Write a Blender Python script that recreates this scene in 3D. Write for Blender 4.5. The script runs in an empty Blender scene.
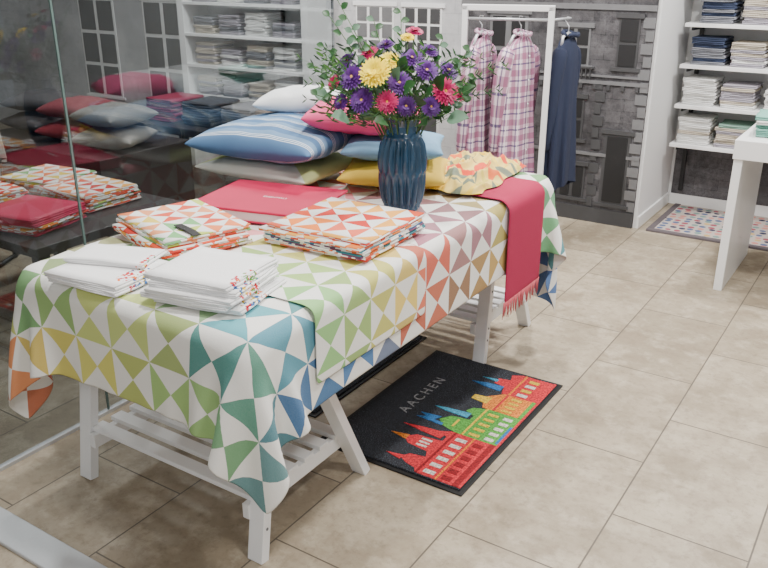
import bpy, bmesh, math, random
import numpy as np
from mathutils import Vector, Matrix, noise
random.seed(7); np.random.seed(7)
SC=bpy.context.scene; COL=SC.collection
def lin(c):
    return tuple(((v/12.92) if v<=.04045 else ((v+.055)/1.055)**2.4) for v in c)
def rgb(r,g,b): return lin((r/255,g/255,b/255))+(1,)
R=rgb
# ---------------------------------------------------------------- node helpers
class NB:
    def __init__(s,name):
        s.m=bpy.data.materials.new(name); s.m.use_nodes=True; s.nt=s.m.node_tree
        s.b=s.nt.nodes['Principled BSDF']; s.out=s.nt.nodes['Material Output']
    def n(s,t,**kw):
        x=s.nt.nodes.new(t)
        for k,v in kw.items(): setattr(x,k,v)
        return x
    def l(s,a,b): s.nt.links.new(a,b)
    def inp(s,sock,v):
        if isinstance(v,bpy.types.NodeSocket): s.l(v,sock)
        else: sock.default_value=v
    def M(s,op,a,b=None,c=None):
        x=s.n('ShaderNodeMath',operation=op); s.inp(x.inputs[0],a)
        if b is not None: s.inp(x.inputs[1],b)
        if c is not None: s.inp(x.inputs[2],c)
        return x.outputs[0]
    def mix(s,f,a,b,bt='MIX'):
        x=s.n('ShaderNodeMix',data_type='RGBA',blend_type=bt)
        s.inp(x.inputs[0],f); s.inp(x.inputs[6],a); s.inp(x.inputs[7],b); return x.outputs[2]
    def noise(s,vec,scale,detail=4,rough=.5):
        x=s.n('ShaderNodeTexNoise'); x.inputs['Scale'].default_value=scale
        x.inputs['Detail'].default_value=detail; x.inputs['Roughness'].default_value=rough
        if vec is not None: s.l(vec,x.inputs['Vector'])
        return x.outputs[0]
    def ramp(s,f,stops,interp='LINEAR'):
        x=s.n('ShaderNodeValToRGB'); cr=x.color_ramp; cr.interpolation=interp
        while len(cr.elements)<len(stops): cr.elements.new(.5)
        for e,(p,c) in zip(cr.elements,stops): e.position=p; e.color=c
        s.inp(x.inputs[0],f); return x.outputs[0]
    def obj(s): return s.n('ShaderNodeTexCoord').outputs['Object']
    def uv(s): return s.n('ShaderNodeTexCoord').outputs['UV']
    def sep(s,v):
        x=s.n('ShaderNodeSeparateXYZ'); s.l(v,x.inputs[0]); return x.outputs
    def bump(s,h,st=.2,d=.01):
        x=s.n('ShaderNodeBump'); x.inputs['Strength'].default_value=st; x.inputs['Distance'].default_value=d
        s.l(h,x.inputs['Height']); s.l(x.outputs[0],s.b.inputs['Normal'])
    def base(s,c): s.inp(s.b.inputs['Base Color'],c)
    def rough(s,r): s.inp(s.b.inputs['Roughness'],r)

def simple(name,c,rough=.5,nz=0.0,nscale=30,bump=0,metal=0):
    b=NB(name); b.rough(rough); b.b.inputs['Metallic'].default_value=metal
    o=b.obj(); f=b.noise(o,nscale)
    dark=tuple(v*(1-nz) for v in c[:3])+(1,)
    b.base(b.mix(f,c,dark))
    if bump: b.bump(b.noise(o,nscale*6,3),bump,.003)
    return b.m
def fabric(name,c,nz=.12,scale=400,bump=.35):
    b=NB(name); b.rough(.9); o=b.obj()
    f=b.noise(o,8); b.base(b.mix(f,c,tuple(v*(1-nz) for v in c[:3])+(1,)))
    b.bump(b.noise(o,scale,2),bump,.002); return b.m

def tri_mask(b,u,v):
    fu=b.M('ABSOLUTE',b.M('SUBTRACT',b.M('FRACT',u),.5)); fv=b.M('ABSOLUTE',b.M('SUBTRACT',b.M('FRACT',v),.5))
    A=b.M('GREATER_THAN',fu,fv)
    par=b.M('ABSOLUTE',b.M('MODULO',b.M('ADD',b.M('FLOOR',u),b.M('FLOOR',v)),2))
    return b.M('ABSOLUTE',b.M('SUBTRACT',A,par))
WHITE=rgb(232,231,226)
def pattern_attr(name):
    b=NB(name); b.rough(.85); s=b.sep(b.uv()); m=tri_mask(b,s[0],s[1])
    a=b.n('ShaderNodeAttribute',attribute_name='Col')
    c=b.mix(m,WHITE,a.outputs[0]); o=b.obj(); w=b.noise(o,320,2,.7)
    b.base(b.mix(b.M('MULTIPLY',w,.16),c,R(205,203,198))); b.bump(w,.45,.0015); return b.m
def pattern_ramp(name,cols,white=WHITE):
    b=NB(name); b.rough(.85); uv=b.uv(); s=b.sep(uv); m=tri_mask(b,s[0],s[1])
    cx=b.n('ShaderNodeCombineXYZ'); b.l(b.M('FLOOR',s[0]),cx.inputs[0]); b.l(b.M('FLOOR',s[1]),cx.inputs[1])
    w=b.n('ShaderNodeTexWhiteNoise'); b.l(cx.outputs[0],w.inputs[0])
    n=len(cols); c=b.ramp(w.outputs[0],[(i/n,cc) for i,cc in enumerate(cols)],'CONSTANT')
    b.base(b.mix(m,white,c)); b.bump(b.noise(b.obj(),500,2),.25,.001); return b.m

# ---------------------------------------------------------------- mesh helpers
def empty(name,loc=(0,0,0),rz=0):
    e=bpy.data.objects.new(name,None); e.location=loc; e.rotation_euler=(0,0,rz); COL.objects.link(e); e.empty_display_size=.05; return e
def mesh(name,vs,fs,mats,parent=None,smooth=False,uvs=None,mi=None,loc=None,rot=None):
    me=bpy.data.meshes.new(name); me.from_pydata([tuple(map(float,v)) for v in vs],[],[tuple(f) for f in fs])
    if not isinstance(mats,(list,tuple)): mats=[mats]
    for m in mats: me.materials.append(m)
    if mi is not None: me.polygons.foreach_set('material_index',mi)
    if smooth: me.polygons.foreach_set('use_smooth',[True]*len(me.polygons))
    if uvs is not None:
        ul=me.uv_layers.new(name='UVMap')
        for p in me.polygons:
            for li,vi in zip(p.loop_indices,p.vertices): ul.data[li].uv=uvs[vi]
    me.update(); o=bpy.data.objects.new(name,me); COL.objects.link(o)
    if parent: o.parent=parent
    if loc is not None: o.location=loc
    if rot is not None: o.rotation_euler=rot
    return o
def mod(o,t,**kw):
    m=o.modifiers.new(t,t)
    for k,v in kw.items(): setattr(m,k,v)
    return m
def box(name,x0,x1,y0,y1,z0,z1,mat,parent=None,bevel=0,loc=None,rot=None):
    vs=[(x,y,z) for z in (z0,z1) for y in (y0,y1) for x in (x0,x1)]
    fs=[(0,2,3,1),(4,5,7,6),(0,1,5,4),(2,6,7,3),(0,4,6,2),(1,3,7,5)]
    o=mesh(name,vs,fs,mat,parent,loc=loc,rot=rot)
    if bevel: mod(o,'BEVEL',width=bevel,segments=2)
    return o
class MB:
    """accumulates several shapes in one mesh"""
    def __init__(s): s.v=[];s.f=[];s.mi=[];s.uv=[]
    def add(s,vs,fs,mi=0,uv=None):
        o=len(s.v); s.v+=[tuple(v) for v in vs]; s.f+=[tuple(i+o for i in f) for f in fs]; s.mi+=[mi]*len(fs)
        s.uv+= list(uv) if uv is not None else [(v[0]*10,v[1]*10) for v in vs]
    def box(s,x0,x1,y0,y1,z0,z1,mi=0):
        vs=[(x,y,z) for z in (z0,z1) for y in (y0,y1) for x in (x0,x1)]
        s.add(vs,[(0,2,3,1),(4,5,7,6),(0,1,5,4),(2,6,7,3),(0,4,6,2),(1,3,7,5)],mi)
    def beam(s,a,b,w,t,side,mi=0):
        """rect beam a->b ; width w along 'side', thickness t along the other"""
        a=Vector(a);b=Vector(b);d=(b-a).normalized();sd=Vector(side);sd=(sd-d*sd.dot(d)).normalized();o=d.cross(sd)
        vs=[p+sd*(w/2*i)+o*(t/2*j) for p in (a,b) for j in (-1,1) for i in (-1,1)]
        s.add(vs,[(0,2,3,1),(4,5,7,6),(0,1,5,4),(2,6,7,3),(0,4,6,2),(1,3,7,5)],mi)
    def tube(s,pts,rad,seg=8,mi=0,cap=True):
        pts=[Vector(p) for p in pts]; n=len(pts)
        if not hasattr(rad,'__len__'): rad=[rad]*n
        vs=[];fs=[]; up=Vector((0,0,1)); prev=None
        for i,p in enumerate(pts):
            d=(pts[min(i+1,n-1)]-pts[max(i-1,0)]).normalized()
            if prev is None:
                x=d.cross(up)
                if x.length<.1: x=d.cross(Vector((1,0,0)))
            else: x=prev-d*prev.dot(d)
            x.normalize(); prev=x; y=d.cross(x)
            for k in range(seg):
                a=2*math.pi*k/seg; vs.append(p+(x*math.cos(a)+y*math.sin(a))*rad[i])
        for i in range(n-1):
            for k in range(seg): fs.append((i*seg+k,i*seg+(k+1)%seg,(i+1)*seg+(k+1)%seg,(i+1)*seg+k))
        if cap: fs.append(tuple(range(seg))[::-1]); fs.append(tuple((n-1)*seg+k for k in range(seg)))
        s.add(vs,fs,mi)
    def out(s,name,mats,parent=None,smooth=False,loc=None,rot=None,bevel=0):
        o=mesh(name,s.v,s.f,mats,parent,smooth,s.uv,s.mi,loc,rot)
        if bevel: mod(o,'BEVEL',width=bevel,segments=2)
        return o
def grid_faces(nx,ny):
    return [(i*(ny+1)+j,(i+1)*(ny+1)+j,(i+1)*(ny+1)+j+1,i*(ny+1)+j+1) for i in range(nx) for j in range(ny)]

# ---------------------------------------------------------------- materials
m_white=simple('white_paint',rgb(236,236,236),.35,.03)
m_wall=simple('white_wall',rgb(222,222,222),.8,.04,4)
m_black=simple('black_metal',rgb(20,20,22),.4)
m_steel=simple('brushed_steel',rgb(205,207,210),.5,.1,80,metal=.6)
def floor_mat():
    b=NB('stone_tiles'); o=b.obj(); s=b.sep(o)
    cx=b.n('ShaderNodeCombineXYZ'); b.l(b.M('ADD',s[1],.17+.62*40),cx.inputs[0]); b.l(b.M('ADD',s[0],.51+.375*40),cx.inputs[1])
    br=b.n('ShaderNodeTexBrick'); b.l(cx.outputs[0],br.inputs['Vector'])
    br.inputs['Scale'].default_value=1; br.inputs['Brick Width'].default_value=.62; br.inputs['Row Height'].default_value=.375
    br.inputs['Mortar Size'].default_value=.0028; br.inputs['Mortar Smooth'].default_value=.3; br.inputs['Bias'].default_value=0
    br.inputs['Color1'].default_value=rgb(180,167,146); br.inputs['Color2'].default_value=rgb(156,143,123); br.inputs['Mortar'].default_value=rgb(112,102,88)
    n1=b.noise(o,3.5,8,.7); n2=b.noise(o,30,8,.75); n3=b.noise(o,9,6,.65)
    c=b.mix(b.ramp(n1,[(.40,(0,0,0,1)),(.62,(.8,.8,.8,1))]),br.outputs[0],rgb(138,124,104))
    c=b.mix(b.ramp(n3,[(.5,(0,0,0,1)),(.72,(.75,.75,.75,1))]),c,rgb(198,186,166))
    c=b.mix(b.ramp(n2,[(.50,(0,0,0,1)),(.68,(.55,.55,.55,1))]),c,rgb(114,101,84)); c=b.mix(br.outputs['Fac'],c,rgb(96,87,76))
    b.base(c); b.rough(b.M('MULTIPLY_ADD',n1,.3,.3))
    b.bump(b.M('SUBTRACT',b.M('MULTIPLY',n2,.15),br.outputs['Fac']),.35,.003); return b.m
def mural_mat(name,a,c_,mo,hi,bw,rh):
    b=NB(name); o=b.obj(); s=b.sep(o)
    cx=b.n('ShaderNodeCombineXYZ'); wob=b.noise(o,3,3)
    b.l(s[0],cx.inputs[0]); b.l(b.M('ADD',s[2],b.M('MULTIPLY',wob,.03)),cx.inputs[1])
    br=b.n('ShaderNodeTexBrick'); b.l(cx.outputs[0],br.inputs['Vector']); br.inputs['Scale'].default_value=1
    br.inputs['Brick Width'].default_value=bw; br.inputs['Row Height'].default_value=rh; br.inputs['Mortar Size'].default_value=.003; br.inputs['Mortar Smooth'].default_value=.8
    br.squash=.6; br.squash_frequency=3
    br.inputs['Color1'].default_value=a; br.inputs['Color2'].default_value=c_; br.inputs['Mortar'].default_value=mo
    n=b.noise(o,14,10,.85); n2=b.noise(o,2.2,4)
    c=b.mix(b.ramp(n,[(.42,(0,0,0,1)),(.62,(.8,.8,.8,1))]),br.outputs[0],hi)
    c=b.mix(b.ramp(n2,[(.4,(0,0,0,1)),(.65,(.6,.6,.6,1))]),c,mo)
    b.base(c); b.rough(.6); return b.m
m_mural=mural_mat('mural_stone',R(86,84,87),R(50,48,52),R(32,31,34),R(116,114,117),.15,.07)
m_mural2=mural_mat('mural_light_stone',R(196,196,198),R(180,180,183),R(150,150,153),R(212,212,213),.3,.12)
def gray(v,n='print_grey'): return simple(n,rgb(v,v,v+2),.6,.25,25)
m_g_l=gray(205,'print_light'); m_g_m=gray(118,'print_mid'); m_g_d=gray(30,'print_dark'); m_g_s=gray(70,'print_shade')

# ---------------------------------------------------------------- room
box('floor',-8,4,-3,5.6,-.1,0,floor_mat())
box('wall_back',-8,-1.28,4.74,5.42,0,2.7,m_wall)
box('wall_alcove',-1.28,4,5.42,5.6,0,2.7,m_wall)
box('wall_left',-8.1,-8,-3,5.6,0,2.7,simple('grey_wall',rgb(110,108,110),.7))
box('ceiling',-8,4,-3,5.6,2.7,2.8,m_wall)
box('baseboard_pier',-1.28,-1.268,4.74,5.40,0,.07,m_white)
box('baseboard_alcove',-1.268,4,5.408,5.42,0,.07,m_white)

# mural printed on back wall
mu=empty('wall_mural_print')
box('masonry',-2.5,-1.30,4.725,4.738,.0,2.6,m_mural,mu)
box('facade_light',-4.0,-2.5,4.725,4.738,0,2.6,m_mural2,mu)
box('masonry_left',-8,-4.75,4.725,4.738,0,2.6,m_mural2,mu)
def win(x0,x1,z0,z1,fr,pane,n=2,r=3,m=.02,sill=True):
    b=MB(); b.box(x0,x1,4.719,4.726,z0,z1,0)
    w=(x1-x0)/n; h=(z1-z0)/r
    for i in range(n):
        for j in range(r): b.box(x0+w*i+m,x0+w*(i+1)-m,4.715,4.72,z0+h*j+m*.7,z0+h*(j+1)-m*.7,1)
    if sill:
        b.box(x0-.025,x1+.025,4.712,4.726,z0-.02,z0,0); b.box(x0-.02,x1+.02,4.712,4.726,z1,z1+.025,0)
    b.out('printed_window',[fr,pane],mu)
win(-3.30,-3.0,.80,1.22,m_white,m_g_m,3,4,.012); win(-2.92,-2.64,.80,1.22,m_white,m_g_s,3,4,.012)
win(-3.30,-3.0,.2,.68,m_white,m_g_s,2,2); win(-2.92,-2.64,.2,.68,m_g_l,m_g_s,1,1)
win(-3.95,-3.5,.3,1.25,m_g_m,m_g_s); win(-5.4,-4.95,.4,1.2,m_white,m_g_s); win(-6.2,-5.75,.4,1.2,m_white,m_g_s)
win(-1.84,-1.66,.93,1.14,m_g_m,m_g_d,2,2,.012); win(-1.50,-1.38,.93,1.2,m_g_s,m_g_d,1,2,.012); win(-1.52,-1.36,.13,.55,m_g_s,m_g_d,1,1,.02)
win(-1.86,-1.66,.50,.74,m_g_s,m_g_d,2,2,.014); win(-2.3,-2.05,.6,1.2,m_g_m,m_g_d,2,3); win(-1.86,-1.62,.14,.34,m_g_s,m_g_d,3,1,.012)
b=MB()
for z,hh in ((.83,.02),(.87,.012),(.41,.018),(1.24,.03)): b.box(-2.5,-1.30,4.716,4.73,z,z+hh,0)
b.box(-2.5,-1.3,4.716,4.73,0,.09,1)
for k in range(14): b.box(-2.45+k*.083,-2.43+k*.083,4.714,4.73,.80,.83,1)
for k in range(10): b.box(-1.87+k*.025,-1.863+k*.025,4.708,4.73,.86,.92,1)
b.box(-1.885,-1.62,4.706,4.73,.915,.925,1)
for k in range(16):
    z=.10+k*.07; b.box(-1.345-(.02 if k%2 else 0),-1.30,4.718,4.73,z,z+.055,0)
for k in range(11):
    z=.10+k*.07; b.box(-1.60,-1.56+(.02 if k%2 else 0),4.718,4.73,z,z+.055,1)
b.out('cornices',[m_g_m,m_g_s],mu)
box('alcove_print',-1.26,2,5.409,5.418,.071,.42,m_mural,empty('alcove_mural_print'))

# glass partition
def glass_mat():
    b=NB('shop_glass'); nt=b.nt; nt.nodes.remove(b.b)
    t=b.n('ShaderNodeBsdfTransparent'); t.inputs[0].default_value=(.74,.77,.78,1)
    g=b.n('ShaderNodeBsdfGlossy'); g.inputs['Roughness'].default_value=.0; g.inputs[0].default_value=(.85,.9,.92,1)
    lw=b.n('ShaderNodeLayerWeight'); lw.inputs[0].default_value=.5
    f=b.M('MINIMUM',b.M('MULTIPLY_ADD',b.M('POWER',lw.outputs['Facing'],3.),.9,.06),1.)
    mx=b.n('ShaderNodeMixShader'); b.l(f,mx.inputs[0]); b.l(t.outputs[0],mx.inputs[1]); b.l(g.outputs[0],mx.inputs[2]); b.l(mx.outputs[0],b.out.inputs[0]); return b.m
mg=glass_mat()
gp=empty('glass_partition')
box('pane_1',-2.206,-2.20,.2,1.575,.01,2.3,mg,gp); box('pane_2',-2.206,-2.20,1.59,2.98,.01,2.3,mg,gp)
box('base_channel',-2.215,-2.195,.2,2.98,0,.012,m_steel,gp)
box('joint',-2.206,-2.200,1.579,1.586,.01,2.3,simple('glass_edge',rgb(90,110,106),.2),gp)
box('floor_rail',-2.19,-1.2,.945,1.04,0,.012,m_steel,bevel=.003)

# ---------------------------------------------------------------- cloth solver
def drape(P,h,bx,steps=200,iters=14,extra=None,bend=.12,fric=.35,pin=0):
    P=P.copy(); V=np.zeros_like(P); x0,x1,y0,y1,zt,r=bx
    P0=P.copy(); P0[...,2]=zt+.0005
    L2=h*math.sqrt(2)
    def sol(A,B,L,k):
        d=B-A; n=np.sqrt((d*d).sum(-1))+1e-9; c=(k*.5*(n-L)/n)[...,None]*d; A+=c; B-=c
    def pairs(P):
        nx,ny=P.shape[:2]; L=[]
        for s in (0,1):
            m=(nx-s)//2; L.append((P[s:s+2*m:2],P[s+1:s+2*m:2],h,1.))
            m=(ny-s)//2; L.append((P[:,s:s+2*m:2],P[:,s+1:s+2*m:2],h,1.))
            m=(nx-s)//2
            L.append((P[s:s+2*m:2,:-1],P[s+1:s+2*m:2,1:],L2,.35)); L.append((P[s:s+2*m:2,1:],P[s+1:s+2*m:2,:-1],L2,.35))
        return L
    lo=np.array([x0+r,y0+r,-9.]); hi=np.array([x1-r,y1-r,zt-r])
    for st in range(steps):
        old=P.copy(); V[...,2]-=9.8/60; V*=.975; P+=V/60
        pr=pairs(P); touch=np.zeros(P.shape[:2],bool)
        for it in range(iters):
            for A,B,L,k in pr: sol(A,B,L,k)
            for ax in (0,1):
                A=P[:-2] if ax==0 else P[:,:-2]; B=P[2:] if ax==0 else P[:,2:]
                d=B-A; n=np.sqrt((d*d).sum(-1))+1e-9; c=(np.minimum(n-2*h,0)*bend*.25/n)[...,None]*d; c=c.copy()
                if ax==0: P[:-2]+=c; P[2:]-=c
                else: P[:,:-2]+=c; P[:,2:]-=c
            if pin: P[:pin]=P0[:pin]
            if it%3==2 or it==iters-1:
                q=np.clip(P,lo,hi); d=P-q; n=np.sqrt((d*d).sum(-1))
                m=(n<r)&(n>1e-7); P[m]=q[m]+d[m]/n[m][:,None]*r; touch|=m
                ins=n<=1e-7
                if ins.any():
                    I=P[ins]; dd=np.stack([I[:,0]-x0,x1-I[:,0],I[:,1]-y0,y1-I[:,1],(zt-I[:,2])*.5],1); k=dd.argmin(1)
                    for a,(c,v) in enumerate([(0,x0),(0,x1),(1,y0),(1,y1),(2,zt)]): I[k==a,c]=v
                    P[ins]=I; touch|=ins
                if extra is not None: extra(P)
        V=(P-old)*60; V[touch]*=(1-fric)
        sp=np.sqrt((V*V).sum(-1)); mx=3.; f=np.minimum(1,mx/(sp+1e-9)); V*=f[...,None]
    return P
TX0,TX1,TY0,TY1,TZ=-1.91,-1.07,1.12,2.84,.757
CS=.13; h=CS/5; NX,NY=50,85
X0,Y0=-2.165,.94
gx=X0+np.arange(NX+1)*h; gy=Y0+np.arange(NY+1)*h
P=np.zeros((NX+1,NY+1,3)); P[...,0]=gx[:,None]; P[...,1]=gy[None,:]; P[...,2]=TZ+.01
P[...,2]+=.004*np.random.rand(NX+1,NY+1)+.004*np.sin(gx[:,None]*23)*np.sin(gy[None,:]*17)
def ex_main(P):
    np.maximum(P[...,0],-2.185,out=P[...,0]); np.maximum(P[...,2],.01,out=P[...,2])
C=drape(P,h,(TX0,TX1,TY0,TY1,TZ,.014),steps=230,extra=ex_main)
ANCH=[(-2.1,.95,(205,78,50)),(-2.0,1.3,(215,100,60)),(-1.9,.97,(235,195,80)),(-1.7,.97,(226,212,85)),(-1.5,.97,(200,206,90)),(-1.3,.97,(150,185,90)),(-1.1,.97,(95,158,100)),(-.95,.97,(95,130,120)),
(-.93,1.15,(30,115,140)),(-.93,1.35,(30,95,165)),(-.93,1.6,(40,110,175)),(-1.15,1.15,(45,130,125)),(-1.15,1.35,(55,150,165)),(-1.5,1.2,(180,198,105)),(-1.85,1.25,(110,172,95)),(-1.85,1.5,(130,182,115)),
(-1.5,1.6,(232,135,105)),(-.93,1.85,(215,88,42)),(-1.12,1.88,(200,65,40)),(-.90,2.0,(112,60,108)),(-1.15,2.02,(155,95,125)),(-.93,2.15,(158,105,50)),(-1.2,2.18,(140,82,85)),(-.93,2.3,(190,155,55)),
(-1.15,2.35,(180,178,65)),(-.93,2.5,(120,168,62)),(-1.2,2.6,(108,160,78)),(-.93,2.75,(55,140,110)),(-.93,2.98,(40,90,160)),(-1.15,2.98,(50,100,165)),(-1.6,2.0,(232,125,138)),(-1.75,1.75,(222,135,160)),(-1.7,2.5,(222,90,50)),(-1.5,2.98,(65,128,172))]
def soft(c,k=1.,w=.08,ds=0.05):
    c=[v*k for v in c]; g=sum(c)/3; c=[v*(1-ds)+g*ds for v in c]; return rgb(*[max(0,min(255,v*(1-w)+235*w)) for v in c])
def field(x,y,key):
    rr=random.Random(key); x+=rr.uniform(-.06,.06); y+=rr.uniform(-.06,.06)
    ds=sorted(ANCH,key=lambda t:(t[0]-x)**2+(t[1]-y)**2)[:2]; t=rr.uniform(0,.5)
    a=[p*(1-t)+q*t for p,q in zip(ds[0][2],ds[1][2])]; return soft(a,rr.uniform(.86,1.06))
def cloth_obj(name,C,sub,mat,colf,parent=None,thick=.0015):
    nx,ny=C.shape[0]-1,C.shape[1]-1
    uv=[(i/sub+40,j/sub+40) for i in range(nx+1) for j in range(ny+1)]
    o=mesh(name,C.reshape(-1,3),grid_faces(nx,ny),mat,parent,True,uv)
    ca=o.data.color_attributes.new('Col','FLOAT_COLOR','CORNER'); buf=[];cache={}
    for i in range(nx):
        for j in range(ny):
            k=(i//sub,j//sub)
            if k not in cache: cache[k]=colf(*k)
            buf+=list(cache[k])*4
    ca.data.foreach_set('color',buf)
    mod(o,'SOLIDIFY',thickness=thick,offset=0); mod(o,'SUBSURF',levels=1,render_levels=1)
    return o
m_pat=pattern_attr('triangle_print_cotton')
cloth_obj('tablecloth',C,5,m_pat,lambda a,b:field(X0+(a+.5)*CS,Y0+(b+.5)*CS,a*100+b))

# collision map of cloth front
class Map:
    def __init__(s): s.a=np.full((140,60),-1.068)
    def add(s,C,m=.004):
        Q=C.reshape(-1,3); k=Q[:,0]>-1.1; Q=Q[k]
        for q in Q:
            i=int((q[1]-.6)/.02); j=int(q[2]/.02)
            for a in (-1,0,1):
                for b in (-1,0,1):
                    if 0<=i+a<140 and 0<=j+b<60: s.a[i+a,j+b]=max(s.a[i+a,j+b],q[0]+m)
    def __call__(s,P):
        i=np.clip(((P[...,1]-.6)/.02).astype(int),0,139); j=np.clip((P[...,2]/.02).astype(int),0,59)
        x=s.a[i,j]; k=(P[...,2]<TZ-.02)&(P[...,0]>-1.12); P[...,0]=np.where(k,np.maximum(P[...,0],x),P[...,0])
fm=Map(); fm.add(C)
nx2,ny2=26,22
def flat(x0,y0,nx,ny,h,z,rot=0):
    P=np.zeros((nx+1,ny+1,3)); i=np.arange(nx+1)[:,None]*h; j=np.arange(ny+1)[None,:]*h
    c,s=math.cos(rot),math.sin(rot); P[...,0]=x0+i*c-j*s; P[...,1]=y0+i*s+j*c; P[...,2]=z; return P
C2=drape(flat(-1.495,1.34,nx2,ny2,.023,.768,-.0),.023,(TX0,TX1+.007,TY0,TY1,TZ+.005,.018),steps=160,extra=fm,bend=.2,pin=12)
def col2(a,b):
    rr=random.Random(a*31+b*7)
    c=[(120,178,95),(150,190,90),(205,200,80),(222,190,75),(212,85,48)][min(4,int(b))]
    return soft(c,rr.uniform(.88,1.06))
cloth_obj('folded_tablecloth',C2,5,m_pat,col2)
fm.add(C2)
# pink throw
C3=drape(flat(-1.42,2.38,29,13,.023,.772,.0),.023,(TX0,TX1+.012,TY0,TY1,TZ+.008,.022),steps=160,extra=fm,bend=.25,pin=10)
th=empty('wool_throw')
b=NB('pink_wool'); b.rough(.95); o_=b.obj(); ck=b.n('ShaderNodeTexChecker'); ck.inputs['Scale'].default_value=220; b.l(o_,ck.inputs[0])
ck.inputs[1].default_value=rgb(182,34,80); ck.inputs[2].default_value=rgb(146,18,60); b.base(ck.outputs[0]); b.bump(b.noise(o_,350,2),.5,.002); m_throw=b.m
uv=[(i,j) for i in range(30) for j in range(14)]
o=mesh('blanket',C3.reshape(-1,3),grid_faces(29,13),m_throw,th,True,uv); mod(o,'SOLIDIFY',thickness=.005,offset=0); mod(o,'SUBSURF',levels=1,render_levels=1)
fb=MB()
for k in range(50):
    t=k/49*13; j=min(12,int(t)); f=t-j; p=Vector(C3[29,j])*(1-f)+Vector(C3[29,j+1])*f
    a=Vector((random.uniform(-.004,.008),random.uniform(-.01,.01),0))
    fb.tube([p+Vector((0,0,.004)),p+a*.4+Vector((0,0,-.02)),p+a+Vector((0,0,-.05-.012*random.random()))],[.0024,.002,.0008],5)
fb.out('fringe',fabric('pink_fringe',rgb(215,105,115)),th,True)

# ---------------------------------------------------------------- table
tb=empty('trestle_table')
box('tabletop',TX0+.03,TX1-.03,TY0+.03,TY1-.03,.715,.744,m_white,tb,.006)
def trestle(yn,yf,ya,x0=-1.94,x1=-1.245):
    b=MB(); zt=.70
    for x in (x0+.0,x1):
        b.beam((x,yn,0),(x,ya-.012,zt),.05,.03,(1,0,0)); b.beam((x-.0,yf,0),(x,ya+.03,zt),.05,.03,(1,0,0))
    b.beam((x0+.04,ya,.695),(x1,ya,.695),.05,.035,(0,1,0))
    def yN(z): return yn+(ya-.012-yn)*z/zt
    def yF(z): return yf+(ya+.03-yf)*z/zt
    zs=.14
    for x in (x0+.04,x1-.035): b.beam((x,yN(zs)-.02,zs),(x,yF(zs)+.02,zs),.022,.045,(1,0,0))
    n=6; a0=yN(zs)+.02; a1=yF(zs)-.02
    for i in range(n):
        y=a0+(a1-a0)*i/(n-1); b.beam((x0+.02,y,zs+.03),(x1-.02,y,zs+.03),.042,.015,(0,1,0))
    for z in (.10,.15,.30):
        y=yN(z); b.tube([(x1+.024,y,z),(x1+.027,y,z)],.005,8,1)
    b.out('trestle',[m_white,m_g_m],tb,bevel=.003)
trestle(1.29,1.78,1.41); trestle(2.65,3.09,2.74,-1.94,-1.27)

# ---------------------------------------------------------------- doormats
def mat_speck():
    b=NB('black_mat_pile'); o=b.obj(); n=b.noise(o,260,2,.8); n2=b.noise(o,30,3)
    c=b.ramp(n,[(.42,rgb(18,19,23)),(.58,rgb(52,56,66)),(.70,rgb(120,126,140))]); b.base(b.mix(b.M('MULTIPLY',n2,.4),c,rgb(16,16,19))); b.rough(.95); b.bump(n,.8,.004); return b.m
mp=mat_speck(); m_rub=simple('black_rubber',rgb(14,14,15),.6)
def fuzz(n,c):
    b=NB(n); o=b.obj(); f=b.noise(o,150,3,.7); b.base(b.mix(b.ramp(f,[(.42,(0,0,0,1)),(.6,(1,1,1,1))]),c,tuple(v*.4 for v in c[:3])+(1,))); b.rough(.95); b.bump(f,.6,.003); return b.m
F={k:fuzz('mat_'+k,rgb(*c)) for k,c in dict(red=(222,50,60),dred=(150,20,30),green=(95,175,70),yellow=(240,200,60),orange=(244,140,50),blue=(50,120,185),cyan=(70,165,200),white=(235,225,215),grey=(165,165,168)).items()}
dm=empty('doormat',(-.915,1.83,0)) # local: s along +Y , height along -X
box('backing',-.55,0,0,.815,0,.006,m_rub,dm,.002); box('pile',-.535,-.015,.015,.80,.004,.012,mp,dm,.002)
HS=1.3
def poly(pts,c,z=.0125):
    vs=[(-hh*HS-.02,s+.02,z) for s,hh in pts]; n=len(vs); vs+=[(x,y,z-.003) for x,y,_ in vs]
    fs=[tuple(range(n)),tuple(range(n,2*n))[::-1]]+[(i,(i+1)%n,n+(i+1)%n,n+i) for i in range(n)]
    return mesh('print_'+c,vs,fs,F[c],dm)
def rect(a,b_,c,d,col,z): poly([(a,c),(b_,c),(b_,d),(a,d)],col,z)
poly([(0,0),(.27,0),(.27,.13),(.25,.16),(.23,.13),(.20,.13),(.19,.20),(.16,.225),(.13,.20),(.12,.14),(.09,.13),(.08,.17),(.05,.185),(.03,.16),(.02,.13),(0,.12)],'red')
for k in range(6):
    rect(.015+k*.042,.034+k*.042,.075,.105,'white',.0135); rect(.012+k*.042,.036+k*.042,.03,.055,'dred',.0136)
for k in range(3): rect(.135+k*.019,.145+k*.019,.15,.18,'white',.0135)
rect(.0,.27,.115,.121,'dred',.0136); rect(.0,.27,.062,.067,'orange',.0135); rect(0,.27,.0,.02,'dred',.0136)
poly([(.035,.18),(.06,.18),(.048,.225)],'red',.0138); poly([(.145,.215),(.175,.215),(.16,.265)],'orange',.0138)
poly([(.27,0),(.47,0),(.47,.10),(.45,.14),(.42,.15),(.40,.12),(.37,.12),(.36,.17),(.32,.19),(.29,.17),(.27,.12)],'green')
for k in range(5): rect(.282+k*.037,.298+k*.037,.06,.09,'yellow',.0135); rect(.282+k*.037,.30+k*.037,.02,.045,'white',.0135)
rect(.27,.47,.10,.106,'yellow',.0136); rect(.28,.40,.0,.012,'blue',.0137); rect(.30,.35,.14,.146,'yellow',.0136)
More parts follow.
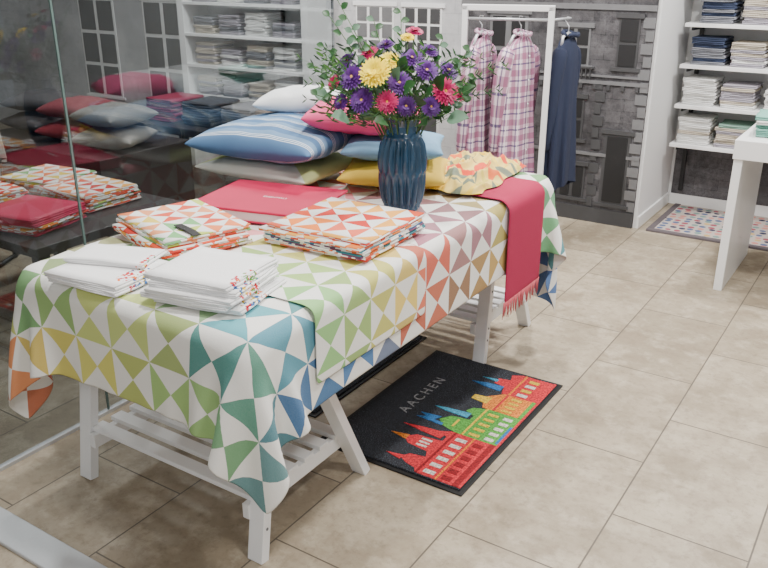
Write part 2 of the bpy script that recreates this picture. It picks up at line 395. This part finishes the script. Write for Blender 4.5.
poly([(.285,.17),(.30,.17),(.305,.2),(.335,.19),(.325,.25),(.31,.225),(.295,.25)],'blue',.0138); poly([(.21,.14),(.25,.14),(.245,.19),(.23,.26),(.215,.19)],'red',.0139)
poly([(.375,.13),(.41,.13),(.40,.2),(.39,.235),(.38,.2)],'cyan',.0138)
poly([(.47,0),(.60,0),(.60,.10),(.56,.13),(.53,.15),(.50,.13),(.47,.12)],'orange')
for k in range(4): rect(.48+k*.030,.495+k*.030,.04,.07,'yellow',.0135)
rect(.47,.60,.085,.091,'red',.0136); poly([(.50,.12),(.55,.12),(.54,.17),(.51,.17)],'yellow',.0138); rect(.47,.6,.0,.015,'green',.0137)
poly([(.60,0),(.77,0),(.77,.10),(.75,.13),(.71,.12),(.70,.155),(.66,.155),(.65,.12),(.60,.11)],'red')
for k in range(4): rect(.612+k*.038,.632+k*.038,.04,.07,'yellow' if k%2 else 'white',.0135)
rect(.6,.77,.085,.091,'orange',.0136); poly([(.61,.12),(.65,.12),(.645,.17),(.63,.215),(.615,.17)],'blue',.0138); poly([(.67,.15),(.69,.15),(.68,.20)],'cyan',.0138)
rect(.0,.77,-.003,.004,'red',.0139)
tc=bpy.data.curves.new('lettering','FONT'); tc.body='AACHEN'; tc.size=.056; tc.space_character=1.45; tc.extrude=.0006; tc.materials.append(F['grey'])
to=bpy.data.objects.new('lettering',tc); COL.objects.link(to); to.parent=dm; to.location=(-.385,.31,.0128); to.rotation_euler=(0,0,math.pi/2)
d2=empty('doormat',(-1.56,1.95,0)); box('backing',-.5,0,0,.78,0,.006,m_rub,d2,.002); box('pile',-.485,-.015,.015,.765,.004,.012,mp,d2,.002)
for k in range(6): box('print_mark',-.10,-.055,.42+k*.045,.445+k*.045,.011,.0128,F['grey'],d2)

# ---------------------------------------------------------------- folded textiles
def serp(w,d,t,leaves,ny=6,seed=0,cell=.1):
    rr=random.Random(seed); tl=t/leaves; pts=[]
    for m in range(leaves):
        z=tl*(m+.5); xs=np.linspace(-w/2+tl/2,w/2-tl/2,9); xs=xs if m%2==0 else xs[::-1]
        pts+=[(x,z) for x in xs]
        if m<leaves-1:
            sx=1 if m%2==0 else -1; cx=sx*(w/2-tl/2)
            for a in (-45,0,45): pts.append((cx+sx*tl*.5*math.cos(math.radians(a)),tl*(m+1)+tl*.5*math.sin(math.radians(a))))
    L=[0]
    for a,b_ in zip(pts,pts[1:]): L.append(L[-1]+math.hypot(a[0]-b_[0],a[1]-b_[1]))
    vs=[];uv=[]; ph=rr.random()*6
    for k,(x,z) in enumerate(pts):
        for j in range(ny+1):
            y=-d/2+d*j/ny
            vs.append((x+.002*math.sin(y*40+ph),y+.002*math.sin(x*30+ph+z*300),z+.0012*math.sin(x*25+ph)*math.sin(y*22+ph))); uv.append((L[k]/cell+seed%7*.37,(y+1)/cell+ .13*(seed%5)))
    return vs,grid_faces(len(pts)-1,ny),uv,tl
def stack(name,loc,w,d,layers,t,leaves,mats,rot=0,jit=.006,seed=1,cell=.1,parent=None):
    b=MB(); rr=random.Random(seed); z=0
    for k in range(layers):
        vs,fs,uv,tl=serp(w*rr.uniform(.96,1.0),d*rr.uniform(.96,1.0),t,leaves,seed=seed+k*3,cell=cell)
        a=rr.uniform(-.05,.05); c,s=math.cos(a),math.sin(a); dx,dy=rr.uniform(-jit,jit),rr.uniform(-jit,jit)
        b.add([(x*c-y*s+dx,x*s+y*c+dy,zz+z) for x,y,zz in vs],fs,(0 if k==layers-1 else rr.randrange(len(mats))),uv); z+=t*1.02
    o=b.out(name,mats,parent,True,loc,(0,0,rot)); mod(o,'SOLIDIFY',thickness=t/leaves*.8,offset=0); return o
m_or=pattern_ramp('orange_triangle_print',[R(222,80,42),R(238,130,55),R(204,56,44),R(230,108,80),R(238,168,75)])
m_mx=pattern_ramp('mixed_triangle_print',[R(120,178,115),R(190,204,95),R(222,195,85),R(232,130,80),R(215,85,60),R(228,150,105)])
m_gr=pattern_ramp('green_triangle_print',[R(120,178,110),R(185,200,95),R(222,200,85),R(232,140,95),R(125,185,155)])
m_bl=pattern_ramp('blue_triangle_print',[R(50,100,145),R(225,110,58),R(112,70,100),R(60,130,142)])
ZT=.7635
stack('folded_napkin_stack',(-1.685,1.535,ZT),.33,.26,5,.010,3,[m_mx,m_gr,m_or],-.30,.014,3,.085)
stack('folded_napkin_stack',(-1.295,1.79,ZT+.006),.34,.33,5,.010,3,[m_or,m_bl,m_or],.0,.010,11,.1)
def towel_mat():
    b=NB('printed_white_towel'); o=b.obj(); s=b.sep(o)
    mx=b.M('MULTIPLY',b.M('GREATER_THAN',s[0],.076),b.M('LESS_THAN',b.M('ABSOLUTE',b.M('ADD',s[1],.03)),.05))
    m2=b.M('GREATER_THAN',b.noise(o,80,2),.53)
    v=b.n('ShaderNodeTexVoronoi'); v.inputs['Scale'].default_value=55; b.l(o,v.inputs['Vector'])
    cs=b.sep(v.outputs['Color'])
    c=b.ramp(cs[0],[(0,R(200,40,45)),(.35,R(230,120,50)),(.5,R(90,150,60)),(.62,R(225,190,60)),(.7,R(50,100,160)),(.85,R(190,40,60))],'CONSTANT')
    b.base(b.mix(b.M('MULTIPLY',mx,m2),R(240,240,240),c)); b.rough(.95); b.bump(b.noise(o,450,2),.6,.002); return b.m
m_tw=towel_mat()
stack('printed_tea_towel_stack',(-1.315,1.285,ZT),.235,.22,5,.0125,3,[m_tw],.2,.012,5)
stack('printed_tea_towel_stack',(-1.625,1.235,ZT),.23,.20,2,.0125,3,[m_tw],.12,.02,9)
stack('printed_tea_towel_stack',(-1.63,1.27,ZT+.027),.22,.12,1,.012,3,[m_tw],.30,.02,23)

# pink boxed book
bk=empty('presentation_box',(-1.665,1.895,ZT+.002),.22)
m_pk=simple('magenta_card',rgb(196,20,74),.6,.05)
box('inner',-.195,.192,-.155,.155,.002,.030,simple('box_lining',rgb(235,225,225),.6),bk,.002)
box('lid',-.20,.20,-.16,.16,.030,.038,m_pk,bk,.003); box('bottom',-.20,.20,-.16,.16,0,.004,m_pk,bk)
box('spine',-.202,-.194,-.16,.16,0,.038,m_pk,bk,.002)
tt=bpy.data.curves.new('title','FONT'); tt.body='ESSENTIALS'; tt.size=.016; tt.extrude=.0003; tt.align_x='CENTER'; tt.materials.append(m_white)
t2=bpy.data.objects.new('title',tt); COL.objects.link(t2); t2.parent=bk; t2.location=(.02,-.01,.0382)
tg=MB(); pts=[(-.06,0,.001),(-.02,.0,.0025),(.02,.002,.0025),(.06,0,.001)]
for k in range(3): tg.beam(pts[k],pts[k+1],.024,.0025,(0,1,0))
tg.out('black_ribbon',[simple('black_ribbon_cloth',rgb(30,26,26),.6)],loc=(-1.60,1.475,ZT+.0535),rot=(0,0,-.32),bevel=.001)

# ---------------------------------------------------------------- pillows
def pillow(name,w,d,t,loc,rot,mat,seed=0,power=.42):
    n=28; vs=[];uv=[];fs=[]
    for side in (1,-1):
        for i in range(n+1):
            for j in range(n+1):
                u=2*i/n-1; v=2*j/n-1
                x=w/2*u*(1-.07*(1-v*v)*abs(u)); y=d/2*v*(1-.07*(1-u*u)*abs(v))
                e=max(0,(1-u**2)*(1-v**2)); zz=t/2*e**power
                zz*=1+.18*noise.noise(Vector((u*2.3+seed,v*2.3,side)))+.10*noise.noise(Vector((u*6+seed,v*6,side*3)))
                vs.append((x,y,zz*side)); uv.append((u*.5+.5,v*.5+.5))
    k=(n+1)**2; g=grid_faces(n,n); fs=g+[tuple(k+a for a in f)[::-1] for f in g]
    me=mesh(name,vs,fs,mat,None,True,uv,loc=loc,rot=rot)
    bm=bmesh.new(); bm.from_mesh(me.data); bmesh.ops.remove_doubles(bm,verts=bm.verts,dist=.0005); bm.to_mesh(me.data); bm.free()
    me.data.polygons.foreach_set('use_smooth',[True]*len(me.data.polygons)); mod(me,'SUBSURF',levels=1,render_levels=1); return me
def striped():
    b=NB('blue_striped_ticking'); s=b.sep(b.uv()); f=b.M('FRACT',b.M('MULTIPLY',s[1],6.0))
    A=R(80,116,155); L=R(222,228,232)
    c=b.ramp(f,[(0,A),(.42,L),(.46,A),(.52,L),(.56,A),(.62,L),(.66,R(110,142,174))],'CONSTANT'); b.base(c); b.rough(.9); b.bump(b.noise(b.obj(),300,2),.3,.001); return b.m
m_str=striped()
pillow('patterned_pillow',.50,.42,.09,(-1.91,2.25,.810),(0,0,.06),pattern_ramp('faded_green_print',[R(150,175,130),R(185,190,130),R(130,165,155)],R(195,197,188)),1)
pillow('blue_striped_pillow',.54,.46,.14,(-1.90,2.24,.910),(.03,-.02,.08),m_str,2)
pillow('yellow_pillow',.38,.34,.09,(-1.50,2.38,.812),(0,0,.45),fabric('yellow_linen',R(224,188,72)),3)
pillow('light_blue_pillow',.36,.32,.09,(-1.52,2.40,.897),(0,.0,.5),fabric('light_blue_linen',R(120,162,192)),4)
pillow('pink_pillow',.42,.34,.12,(-1.62,2.37,.995),(-.02,.04,.5),fabric('pink_linen',R(236,84,138)),5)
pillow('white_pillow',.36,.28,.10,(-1.95,2.45,1.01),(-.05,-.05,.5),fabric('white_linen',R(232,235,236)),6)

# crumpled scarf
sc=[];suv=[];ns,ms=50,60
for i in range(ns+1):
    for j in range(ms+1):
        u=i/ns*2-1; v=j/ms*2-1
        e=max(0,1-max(abs(u),abs(v))**4)
        r=1+.25*noise.noise(Vector((u*1.8,v*1.8,3)))
        w=noise.noise(Vector((u*1.3,v*1.3,8)))
        rid=(1-abs(noise.noise(Vector((u*2.0+w,v*1.6,5))))*2.2)**2*.55+(1-abs(noise.noise(Vector((u*3.5+3,v*3.2+w*2,9))))*2)**2*.35
        sc.append((u*.14*r+.03*w,v*.24*r,e*(.008+.075*max(0,rid))+.002)); suv.append((u*1.9+w*1.5,v*2.6+w+30))
m_sc=pattern_ramp('scarf_print',[R(232,198,70),R(228,110,55),R(222,80,50),R(210,190,90),R(120,130,110)],R(226,200,110))
o=mesh('scarf',sc,grid_faces(ns,ms),m_sc,None,True,suv,loc=(-1.32,2.60,ZT+.008),rot=(0,0,.1)); mod(o,'SUBSURF',levels=1,render_levels=1)

# ---------------------------------------------------------------- vase
VX,VY=-1.31,2.115
prof=[(0,.0),(.050,.0),(.056,.006),(.068,.04),(.075,.09),(.078,.13),(.077,.17),(.071,.21),(.060,.235),(.051,.25),(.049,.268),(.053,.283),(.055,.29),(.050,.29),(.044,.275),(.044,.25),(.06,.2),(.06,.03),(0,.02)]
seg=144; vs=[]
outer=[]
for k in range(1,12):
    a,b_=prof[k],prof[k+1]; n=6
    for q in range(n): t=q/n; outer.append((a[0]*(1-t)+b_[0]*t,a[1]*(1-t)+b_[1]*t,1))
outer=[(0,0,0)]+outer+[(p[0],p[1],0) for p in prof[12:]]
for (r,z,rb) in outer:
    for k in range(seg):
        th_=2*math.pi*k/seg; rr=r
        if rb and .012<z<.235:
            row=0 if z<.125 else 1; zz=(z-.012)/.113 if row==0 else (z-.125)/.11; env=math.sin(math.pi*min(1,max(0,zz)))**.5
            rr=r-.014*env*(1-abs(math.cos(th_*9+row*math.pi/2)))**.8-.003*(1-env)
        vs.append((rr*math.cos(th_),rr*math.sin(th_),z))
nr=len(outer); fs=[(i*seg+k,i*seg+(k+1)%seg,(i+1)*seg+(k+1)%seg,(i+1)*seg+k) for i in range(nr-1) for k in range(seg)]
mv=simple('blue_glaze',rgb(36,72,100),.22,.3,15); mv.node_tree.nodes['Principled BSDF'].inputs['Coat Weight'].default_value=.3
mesh('ribbed_vase',vs,fs,mv,None,True,loc=(VX,VY,ZT+.001))

# ---------------------------------------------------------------- bouquet
bq=MB()
Rv=Vector((.838,.546,0)); Fv=Vector((.546,-.838,0))  # right / towards shop front
def W(px,py,dep): return Rv*((px-400)/315)+Vector((0,0,.285+(122-py)/295))+Fv*dep
def bloom(c,nrm,r,mi,mc,layers=4,n=22):
    nrm=nrm.normalized(); x=nrm.cross(Vector((0,0,1)))
    if x.length<.1: x=Vector((1,0,0))
    x.normalize(); y=nrm.cross(x)
    for L in range(layers):
        t=L/max(1,layers-1); rl=r*(1-.6*t); lift=.15+1.1*t; nn=int(n*(1-.4*t))
        for k in range(nn):
            a=2*math.pi*(k+.5*(L%2)+random.uniform(-.2,.2))/nn; d=x*math.cos(a)+y*math.sin(a); s=nrm.cross(d); w=r*.10; lf=lift*random.uniform(.8,1.2)
            p=[(0,.5),(.4,1.),(.8,.95),(1,.2)]; V=[]
            for q,(e,ww) in enumerate(p):
                cpt=c+d*(rl*e)+nrm*(r*.5*lf*e*(1-.35*e)); V+=[cpt-s*w*ww,cpt+s*w*ww]
            bq.add(V,[(0,1,3,2),(2,3,5,4),(4,5,7,6)],mi)
    V=[c+nrm*r*.22]; ring=[c+(x*math.cos(2*math.pi*k/8)+y*math.sin(2*math.pi*k/8))*r*.2+nrm*r*.08 for k in range(8)]
    bq.add(V+ring,[(0,1+k,1+(k+1)%8) for k in range(8)],mc)
def leaf(c,d,nrm,l,w,mi):
    d=d.normalized(); s=nrm.cross(d).normalized(); n2=d.cross(s).normalized(); V=[]
    for e,ww in [(0,.1),(.2,.7),(.45,1),(.75,.75),(1,.05)]:
        cpt=c+d*l*e+n2*(l*.25*e*(1-e)); V+=[cpt-s*w*ww*.5+n2*.15*w*ww,cpt,cpt+s*w*ww*.5+n2*.15*w*ww]
    bq.add(V,[f for i in range(4) for f in ((3*i,3*i+1,3*i+4,3*i+3),(3*i+1,3*i+2,3*i+5,3*i+4))],mi)
base=Vector((0,0,.24))
def stem(p,mi=0,r=.002):
    q=p*.5+base*.5+Vector((0,0,.02)); bq.tube([base+Vector((p.x*.1,p.y*.1,-.08)),q*.8+base*.2-Vector((0,0,.01)),q,p],[r*1.2,r,r,r*.8],5,mi)
    return q
blooms=[(374,76,.13,.048,1),(387,70,.04,.034,1),(404,52,-.02,.022,1),(353,82,.08,.042,2),(362,100,.11,.040,2),(396,86,.10,.038,2),(408,68,.02,.036,2),(438,94,.08,.044,3),(347,72,-.02,.034,2),(411,48,-.06,.028,3),(443,80,-.02,.036,2),(421,77,.06,.038,2),(425,106,.10,.032,2),(385,100,.14,.034,3),(425,64,-.05,.032,2),(384,60,-.08,.032,2),(368,66,-.03,.032,3),(335,90,.0,.028,3),(402,104,.13,.032,2),(453,98,.02,.028,3),(342,104,.06,.028,2)]
for px,py,dp,r,mi in blooms:
    p=W(px,py,dp); stem(p-Vector((0,0,.01))); bloom(p,(p-Vector((0,0,.30)))+Fv*.16+Vector((0,0,.05)),r,mi,4 if mi!=1 else 1,4 if mi!=1 else 6,24)
for px,py,dp in [(345,95,.02),(338,20,-.05),(332,34,.0),(462,62,.0),(466,84,.04),(398,32,-.08),(316,78,-.02),(320,98,.06),(462,102,.05),(352,48,-.04),(438,54,-.06),(324,62,-.1),(372,40,-.15)]:
    p=W(px,py,dp); stem(p,0,.0015)
    for k in range(9):
        t=.4+.6*k/8; c=base*(1-t)+p*t
        sd=Rv*(1 if k%2 else -1)+Vector((random.uniform(-.4,.4),random.uniform(-.4,.4),random.uniform(.1,.7)))
        leaf(c,sd,Fv+Vector((0,0,.6)),.026*(1.25-.5*t)+.006,.021*(1.25-.5*t)+.005,random.choice([5,6,6]))
for k in range(26): # arching grasses, mostly to the left and back
    sx=-1 if k%3 else 1; p=W(400+sx*random.uniform(60,98),random.uniform(60,108),random.uniform(-.14,.1)); m_=base*.5+p*.5+Vector((0,0,.05))
    pts=[base*((1-t)**2)+m_*(2*t*(1-t))+p*(t*t) for t in [i/8 for i in range(9)]]
    bq.tube(pts,[.0012-.0001*i for i in range(9)],4,7)
    for i in range(3,9):
        for s_ in (-1,1): leaf(pts[i],(pts[i]-pts[i-1]).normalized()+Vector((0,0,s_*.9)),Fv,.020,.004,random.choice([7,8,6]))
for px,py,dp,l in [(412,96,.16,.09),(400,88,.12,.06),(432,86,.1,.06),(370,110,.14,.07),(350,112,.1,.07),(440,112,.1,.07),(412,114,.15,.06),(385,112,.15,.06),(330,98,.03,.06),(455,92,.04,.05),(398,72,.06,.05),(376,95,.1,.05),(420,94,.12,.06),(392,78,.1,.05)]:
    p=W(px,py,dp); leaf(p-Vector((0,0,.02)),(p-base)*.6+Rv*random.uniform(-.08,.08)-Vector((0,0,.02)),Fv+Vector((0,0,1)),l,l*.75,random.choice([5,6,6]))
    stem(p)
for k in range(150):
    a=random.uniform(-1,1); p=W(392+a*76,random.uniform(52,114)+10*abs(a),random.uniform(-.12,.12)); t0=base+(p-base)*.45
    bq.tube([t0,(t0+p)/2+Vector((random.uniform(-.01,.01),random.uniform(-.01,.01),.01)),p],[.001,.0008,.0005],4,0)
    for s_ in range(5):
        c=t0+(p-t0)*(.3+.17*s_); leaf(c,(p-t0).normalized()*.5+Rv*(1 if s_%2 else -1)*.6+Vector((0,0,random.uniform(-.3,.5))),Fv,.028,.006,random.choice([6,7,8]))
mats_b=[simple('stem_green',R(60,95,45),.6),simple('petal_yellow',R(250,222,10),.6),simple('petal_purple',R(98,38,135),.6,.5,60),simple('petal_magenta',R(200,20,100),.6,.4,60),simple('flower_centre',R(215,170,60),.7),simple('eucalyptus_leaf',R(88,125,98),.55,.3,40),simple('leaf_green',R(42,88,42),.45,.3,40),simple('fern_green',R(70,118,48),.6),simple('dark_foliage',R(34,60,40),.6)]
bq.out('flower_bouquet',mats_b,None,True,(VX,VY,ZT+.001))

# ---------------------------------------------------------------- clothes rack with shirts
rk=empty('clothes_rack',(-1.845,3.985,0),math.atan2(4.02-3.95,-1.624+2.065)+.12)
b=MB(); b.box(-.235,-.205,-.015,.015,0,1.285); b.box(.205,.235,-.015,.015,0,1.285); b.box(-.235,.235,-.015,.015,1.26,1.29); b.box(-.2,.2,-.012,.012,.15,.175)
b.box(-.24,-.2,-.2,.2,0,.03); b.box(.2,.24,-.2,.2,0,.03); b.out('frame',[m_white],rk,bevel=.003)
b=MB(); b.tube([(-.22,0,1.22),(.22,0,1.22)],.008,8); b.tube([(.22,0,1.22),(.30,.18,1.22)],.006,8); b.out('rail',[m_steel],rk,True)
def plaid():
    b=NB('pink_plaid_flannel'); s=b.sep(b.uv())
    def st(v,fq,lo,hi):
        f=b.M('FRACT',b.M('MULTIPLY',v,fq)); return b.M('MULTIPLY',b.M('GREATER_THAN',f,lo),b.M('LESS_THAN',f,hi))
    c=R(215,192,204)
    c=b.mix(b.M('MULTIPLY',st(s[0],5,.0,.38),.6),c,R(140,62,105)); c=b.mix(b.M('MULTIPLY',st(s[1],6,.0,.38),.6),c,R(140,62,105))
    c=b.mix(b.M('MULTIPLY',st(s[0],5,.6,.70),.8),c,R(66,52,100)); c=b.mix(b.M('MULTIPLY',st(s[1],6,.6,.70),.8),c,R(66,52,100))
    c=b.mix(b.M('MULTIPLY',st(s[0],5,.8,.85),.7),c,R(240,235,235)); b.base(c); b.rough(.95); b.bump(b.noise(b.obj(),200,2),.3,.002); return b.m
m_pl=plaid()
def garment(name,loc,rz,L,mat,parent=None,sleeve=True,wide=.17,thin=1.,btn=True):
    e=empty(name,loc,rz)
    if parent: e.parent=parent
    b=MB(); n=40
    ks=[0,.015,.04,.08,.14,.25,.4,.55,.7,.85,1.]
    aw=[.045,.07,.12,wide,wide+.01,wide+.01,wide+.01,wide+.02,wide+.03,wide+.035,wide+.04]; bw=[v*thin for v in [.03,.035,.04,.05,.055,.06,.06,.065,.07,.075,.08]]
    if wide<.12: aw[2]=wide*.9
    vs=[];uv=[]
    for k,a,d in zip(ks,aw,bw):
        for q in range(n):
            t=2*math.pi*q/n; f=1+.22*k*math.cos(7*t+1)+.12*k*math.cos(12*t)
            vs.append((a*math.cos(t)*f,d*math.sin(t)*f,-k*L-.02*(math.cos(t)**2)*(1 if k<.1 else 0)-(.03*math.cos(2*t) if k==1 else 0))); uv.append((q/n*2,k*1.6))
    fs=[(i*n+q,i*n+(q+1)%n,(i+1)*n+(q+1)%n,(i+1)*n+q) for i in range(len(ks)-1) for q in range(n)]
    b.add(vs,fs,0,uv)
    if sleeve:
        for sx in (-1,1):
            pts=[(sx*(wide-.03),0,-.06),(sx*(wide+.0),.0,-.10),(sx*(wide+.015),.01,-.2),(sx*(wide+.02),.02,-.38),(sx*(wide+.015),.03,-.56),(sx*(wide+.01),.035,-.60)]
            st=len(b.v); b.tube(pts,[.035,.045,.045,.038,.032,.035],14,0)
            for i in range(len(pts)):
                for q in range(14): b.uv[st+i*14+q]=(q/14*.8,i*.18)
    b.tube([(-.05,-.02,.0),(-.03,-.045,.012),(0,-.055,-.005),(.03,-.045,.012),(.05,-.02,0),(.03,.03,.02),(-.03,.03,.02),(-.05,-.02,0)],.012,8,0)
    o=b.out('garment',[mat],e,True); mod(o,'SUBSURF',levels=1,render_levels=1)
    hb=MB(); hb.tube([(-wide+.02,0,-.05),(-.06,0,-.005),(0,0,.012),(.06,0,-.005),(wide-.02,0,-.05)],.008,8)
    hb.tube([(0,0,.01),(0,0,.045),(.0,.012,.06),(0,.022,.075),(0,.012,.09),(0,-.006,.088)],.003,6)
    hb.out('hanger',[m_steel],e,True)
    if btn:
        bt=MB()
        for k in range(5): bt.tube([(0,-.066*thin-.008*k*.5,-.1-.12*k),(0,-.07*thin-.008*k*.5,-.1-.12*k)],.004,8)
        bt.out('buttons',[m_white],e)
    return e
garment('plaid_shirt',(-.13,0,1.145),math.radians(76),.78,m_pl,rk,True,.11,.9)
garment('plaid_shirt',(.07,.01,1.145),math.radians(60),.80,m_pl,rk,True,.11,.95)
garment('navy_robe',(.295,.17,1.135),math.radians(70),.80,fabric('navy_cotton',R(34,42,66)),rk,True,.09,.9,False)

# ---------------------------------------------------------------- counter right
ct=empty('display_counter')
box('top',-.67,.5,3.96,4.62,.65,.74,m_white,ct,.003); box('leg_panel',-.665,-.625,3.97,4.61,0,.65,m_white,ct,.003); box('leg_panel_far',.45,.49,3.97,4.61,0,.65,m_white,ct,.003)
stack('folded_towel_stack',(-.52,4.2,.742),.22,.24,5,.018,2,[fabric('teal_towel',R(120,175,160)),fabric('white_towel',R(225,225,220))],.1,.01,31)
def rug():
    b=NB('dotted_rug'); o=b.obj(); v=b.n('ShaderNodeTexVoronoi'); v.inputs['Scale'].default_value=19; v.inputs['Randomness'].default_value=.35; b.l(o,v.inputs['Vector'])
    cs=b.sep(v.outputs['Color']); c=b.ramp(cs[0],[(0,R(150,70,85)),(.2,R(80,95,130)),(.4,R(195,130,120)),(.55,R(110,140,135)),(.7,R(190,160,100)),(.85,R(50,50,75))],'CONSTANT')
    b.base(b.mix(b.M('LESS_THAN',v.outputs['Distance'],.38),R(180,170,163),c)); b.rough(.95); return b.m
rg=empty('dotted_rug'); box('field',-1.18,.6,4.76,5.36,.0,.012,rug(),rg,.003)
rb=MB(); rb.box(-1.215,.6,4.72,4.762,0,.013); rb.box(-1.215,-1.178,4.762,5.38,0,.013); rb.out('border',[fabric('rug_border',R(96,88,92))],rg,bevel=.002)
sh=empty('towel_shelf_unit'); b=MB()
SZ=[1.40,1.16,.925,.69,.455]
for z in SZ: b.box(-1.24,.6,5.12,5.40,z-.022,z)
b.out('boards',[m_white],sh,bevel=.002); b=MB()
for x in (-1.2,-.55,.1):
    b.box(x-.012,x+.012,5.385,5.403,.1,2.2)
    for z in SZ: b.beam((x,5.39,z-.035),(x,5.15,z-.03),.01,.025,(1,0,0))
b.out('brackets',[m_black],sh)
tc_=[fabric('towel_'+n,R(*c)) for n,c in [('navy',(50,60,85)),('grey',(130,132,140)),('white',(234,234,232)),('beige',(196,186,170)),('green',(130,165,150)),('stripe',(165,160,170)),('rose',(190,90,100))]]
conf=[(1.16,[(-1.08,[0,1]),(-.85,[3,5]),(-.62,[0])]),(.925,[(-1.10,[0,1]),(-.88,[3,2,5]),(-.63,[2])]),(.69,[(-1.12,[2]),(-.9,[5,2,3]),(-.66,[2])]),(.455,[(-1.12,[2,2,3]),(-.9,[4,3,5]),(-.66,[4])])]
sd=50
for z,row in conf:
    for x,ids in row:
        sd+=1; stack('folded_towel_stack',(x,5.26,z+.001),.19,.22,7 if sd%3 else 8,.019,2,[tc_[i] for i in ids],0,.006,sd)

# ---------------------------------------------------------------- things behind the glass
s2=empty('towel_shelf_unit'); b=MB(); SZ2=[1.22,1.0,.78,.56]
for z in SZ2: b.box(-4.66,-3.55,4.45,4.72,z-.02,z)
b.box(-4.72,-4.66,4.45,4.712,0,2.3); b.box(-3.56,-3.5,4.45,4.712,0,2.3)
b.out('unit',[m_white],s2,bevel=.002)
for z in SZ2:
    for x in (-4.5,-4.25,-4.0,-3.75):
        sd+=1; stack('folded_towel_stack',(x,4.59,z+.001),.19,.22,random.randint(5,8),.019,2,[random.choice([tc_[2],tc_[3],tc_[1],tc_[5]]) for _ in range(2)],0,.006,sd)
m_dk=simple('dark_wood',R(48,42,42),.5)
c2=empty('low_display_table'); box('top',-4.6,-3.1,3.75,4.3,.42,.47,m_dk,c2,.004)
for x in (-4.55,-3.2):
    for y in (3.79,4.2): box('leg',x,x+.05,y,y+.05,0,.42,m_dk,c2)
for k,(x,c) in enumerate([(-4.35,(150,50,75)),(-4.0,(70,70,76)),(-3.65,(120,120,126)),(-3.35,(130,110,100))]):
    stack('folded_blanket_stack',(x,4.0,.472),.26,.3,5,.03,2,[fabric('blanket_%d'%k,R(*c))],0,.01,80+k)
c3=empty('low_display_table'); box('top',-3.75,-2.75,1.75,2.55,.42,.46,m_dk,c3,.004)
for x in (-3.72,-2.83):
    for y in (1.78,2.47): box('leg',x,x+.05,y,y+.05,0,.42,m_dk,c3)
for k,(x,y,ms_) in enumerate([(-3.52,2.0,[m_or]),(-3.14,2.32,[m_or,m_mx]),(-3.50,2.36,[m_mx,m_or]),(-3.05,1.95,[m_pk,m_or])]):
    stack('folded_napkin_stack',(x,y,.462),.34,.30,5,.014,3,ms_,.1*k-.1,.01,120+k)
d3=empty('display_platform'); box('body',-5.1,-3.8,2.9,3.6,0,.45,m_dk,d3,.004)
for k,(x,y,c) in enumerate([(-4.85,3.3,(90,86,88)),(-4.4,3.25,(160,60,70)),(-4.02,3.2,(150,146,140))]):
    pillow('floor_cushion',.40,.40,.13,(x,y,.515),(0,0,.2*k),fabric('cushion_%d'%k,R(*c)),20+k)
    pillow('floor_cushion',.38,.38,.13,(x+.02,y,.645),(0,0,.4-.2*k),fabric('cushion_b%d'%k,R(*[(v*.7+60*.3) for v in c])),30+k)
r2=empty('clothes_rack',(-4.3,2.2,0),.5)
b=MB(); b.tube([(-.4,0,0),(-.4,0,1.35),(.4,0,1.35),(.4,0,0)],.012,8); b.tube([(-.4,-.25,.012),(-.4,.25,.012)],.012,8); b.tube([(.4,-.25,.012),(.4,.25,.012)],.012,8); b.out('frame',[m_black],r2,True)
for k,c in enumerate([(52,56,66),(90,110,70),(120,50,70),(60,66,80),(150,146,136)]):
    garment('hanging_garment',(-.3+.15*k,0,1.262),math.radians(80),.75,fabric('garment_%d'%k,R(*c)),r2,True,.12,1.,False)

# ---------------------------------------------------------------- lights
def area(name,loc,size,e,col=(1,.98,.95),rot=(0,0,0)):
    l=bpy.data.lights.new(name,'AREA'); l.shape='DISK'; l.size=size; l.energy=e; l.color=col
    o=bpy.data.objects.new(name,l); o.location=loc; o.rotation_euler=rot; COL.objects.link(o); return o
area('ceiling_lamp',(-1.3,1.5,2.65),.2,42); area('ceiling_lamp',(-.4,2.9,2.65),.15,58); area('ceiling_lamp',(-2.0,3.5,2.65),.2,58)
area('ceiling_lamp',(.5,1.0,2.65),.3,42); area('ceiling_lamp',(-.3,4.3,2.65),.2,60); area('ceiling_lamp',(-3.8,3.7,2.65),.4,48); area('ceiling_lamp',(-4.0,2.2,2.65),.4,30); area('ceiling_lamp',(.2,-1.2,2.65),.5,40)
w=bpy.data.worlds.new('shop_ambient'); SC.world=w; w.use_nodes=True; w.node_tree.nodes['Background'].inputs[0].default_value=(.92,.95,1,1); w.node_tree.nodes['Background'].inputs[1].default_value=.62

cam=bpy.data.cameras.new('camera'); cam.sensor_width=36; cam.lens=813/768*36; cam.clip_start=.01
co=bpy.data.objects.new('camera',cam); COL.objects.link(co); co.location=(0,0,1.5)
co.rotation_euler=(math.pi/2-math.atan(324/813),0,math.atan2(.546,.838)); SC.camera=co
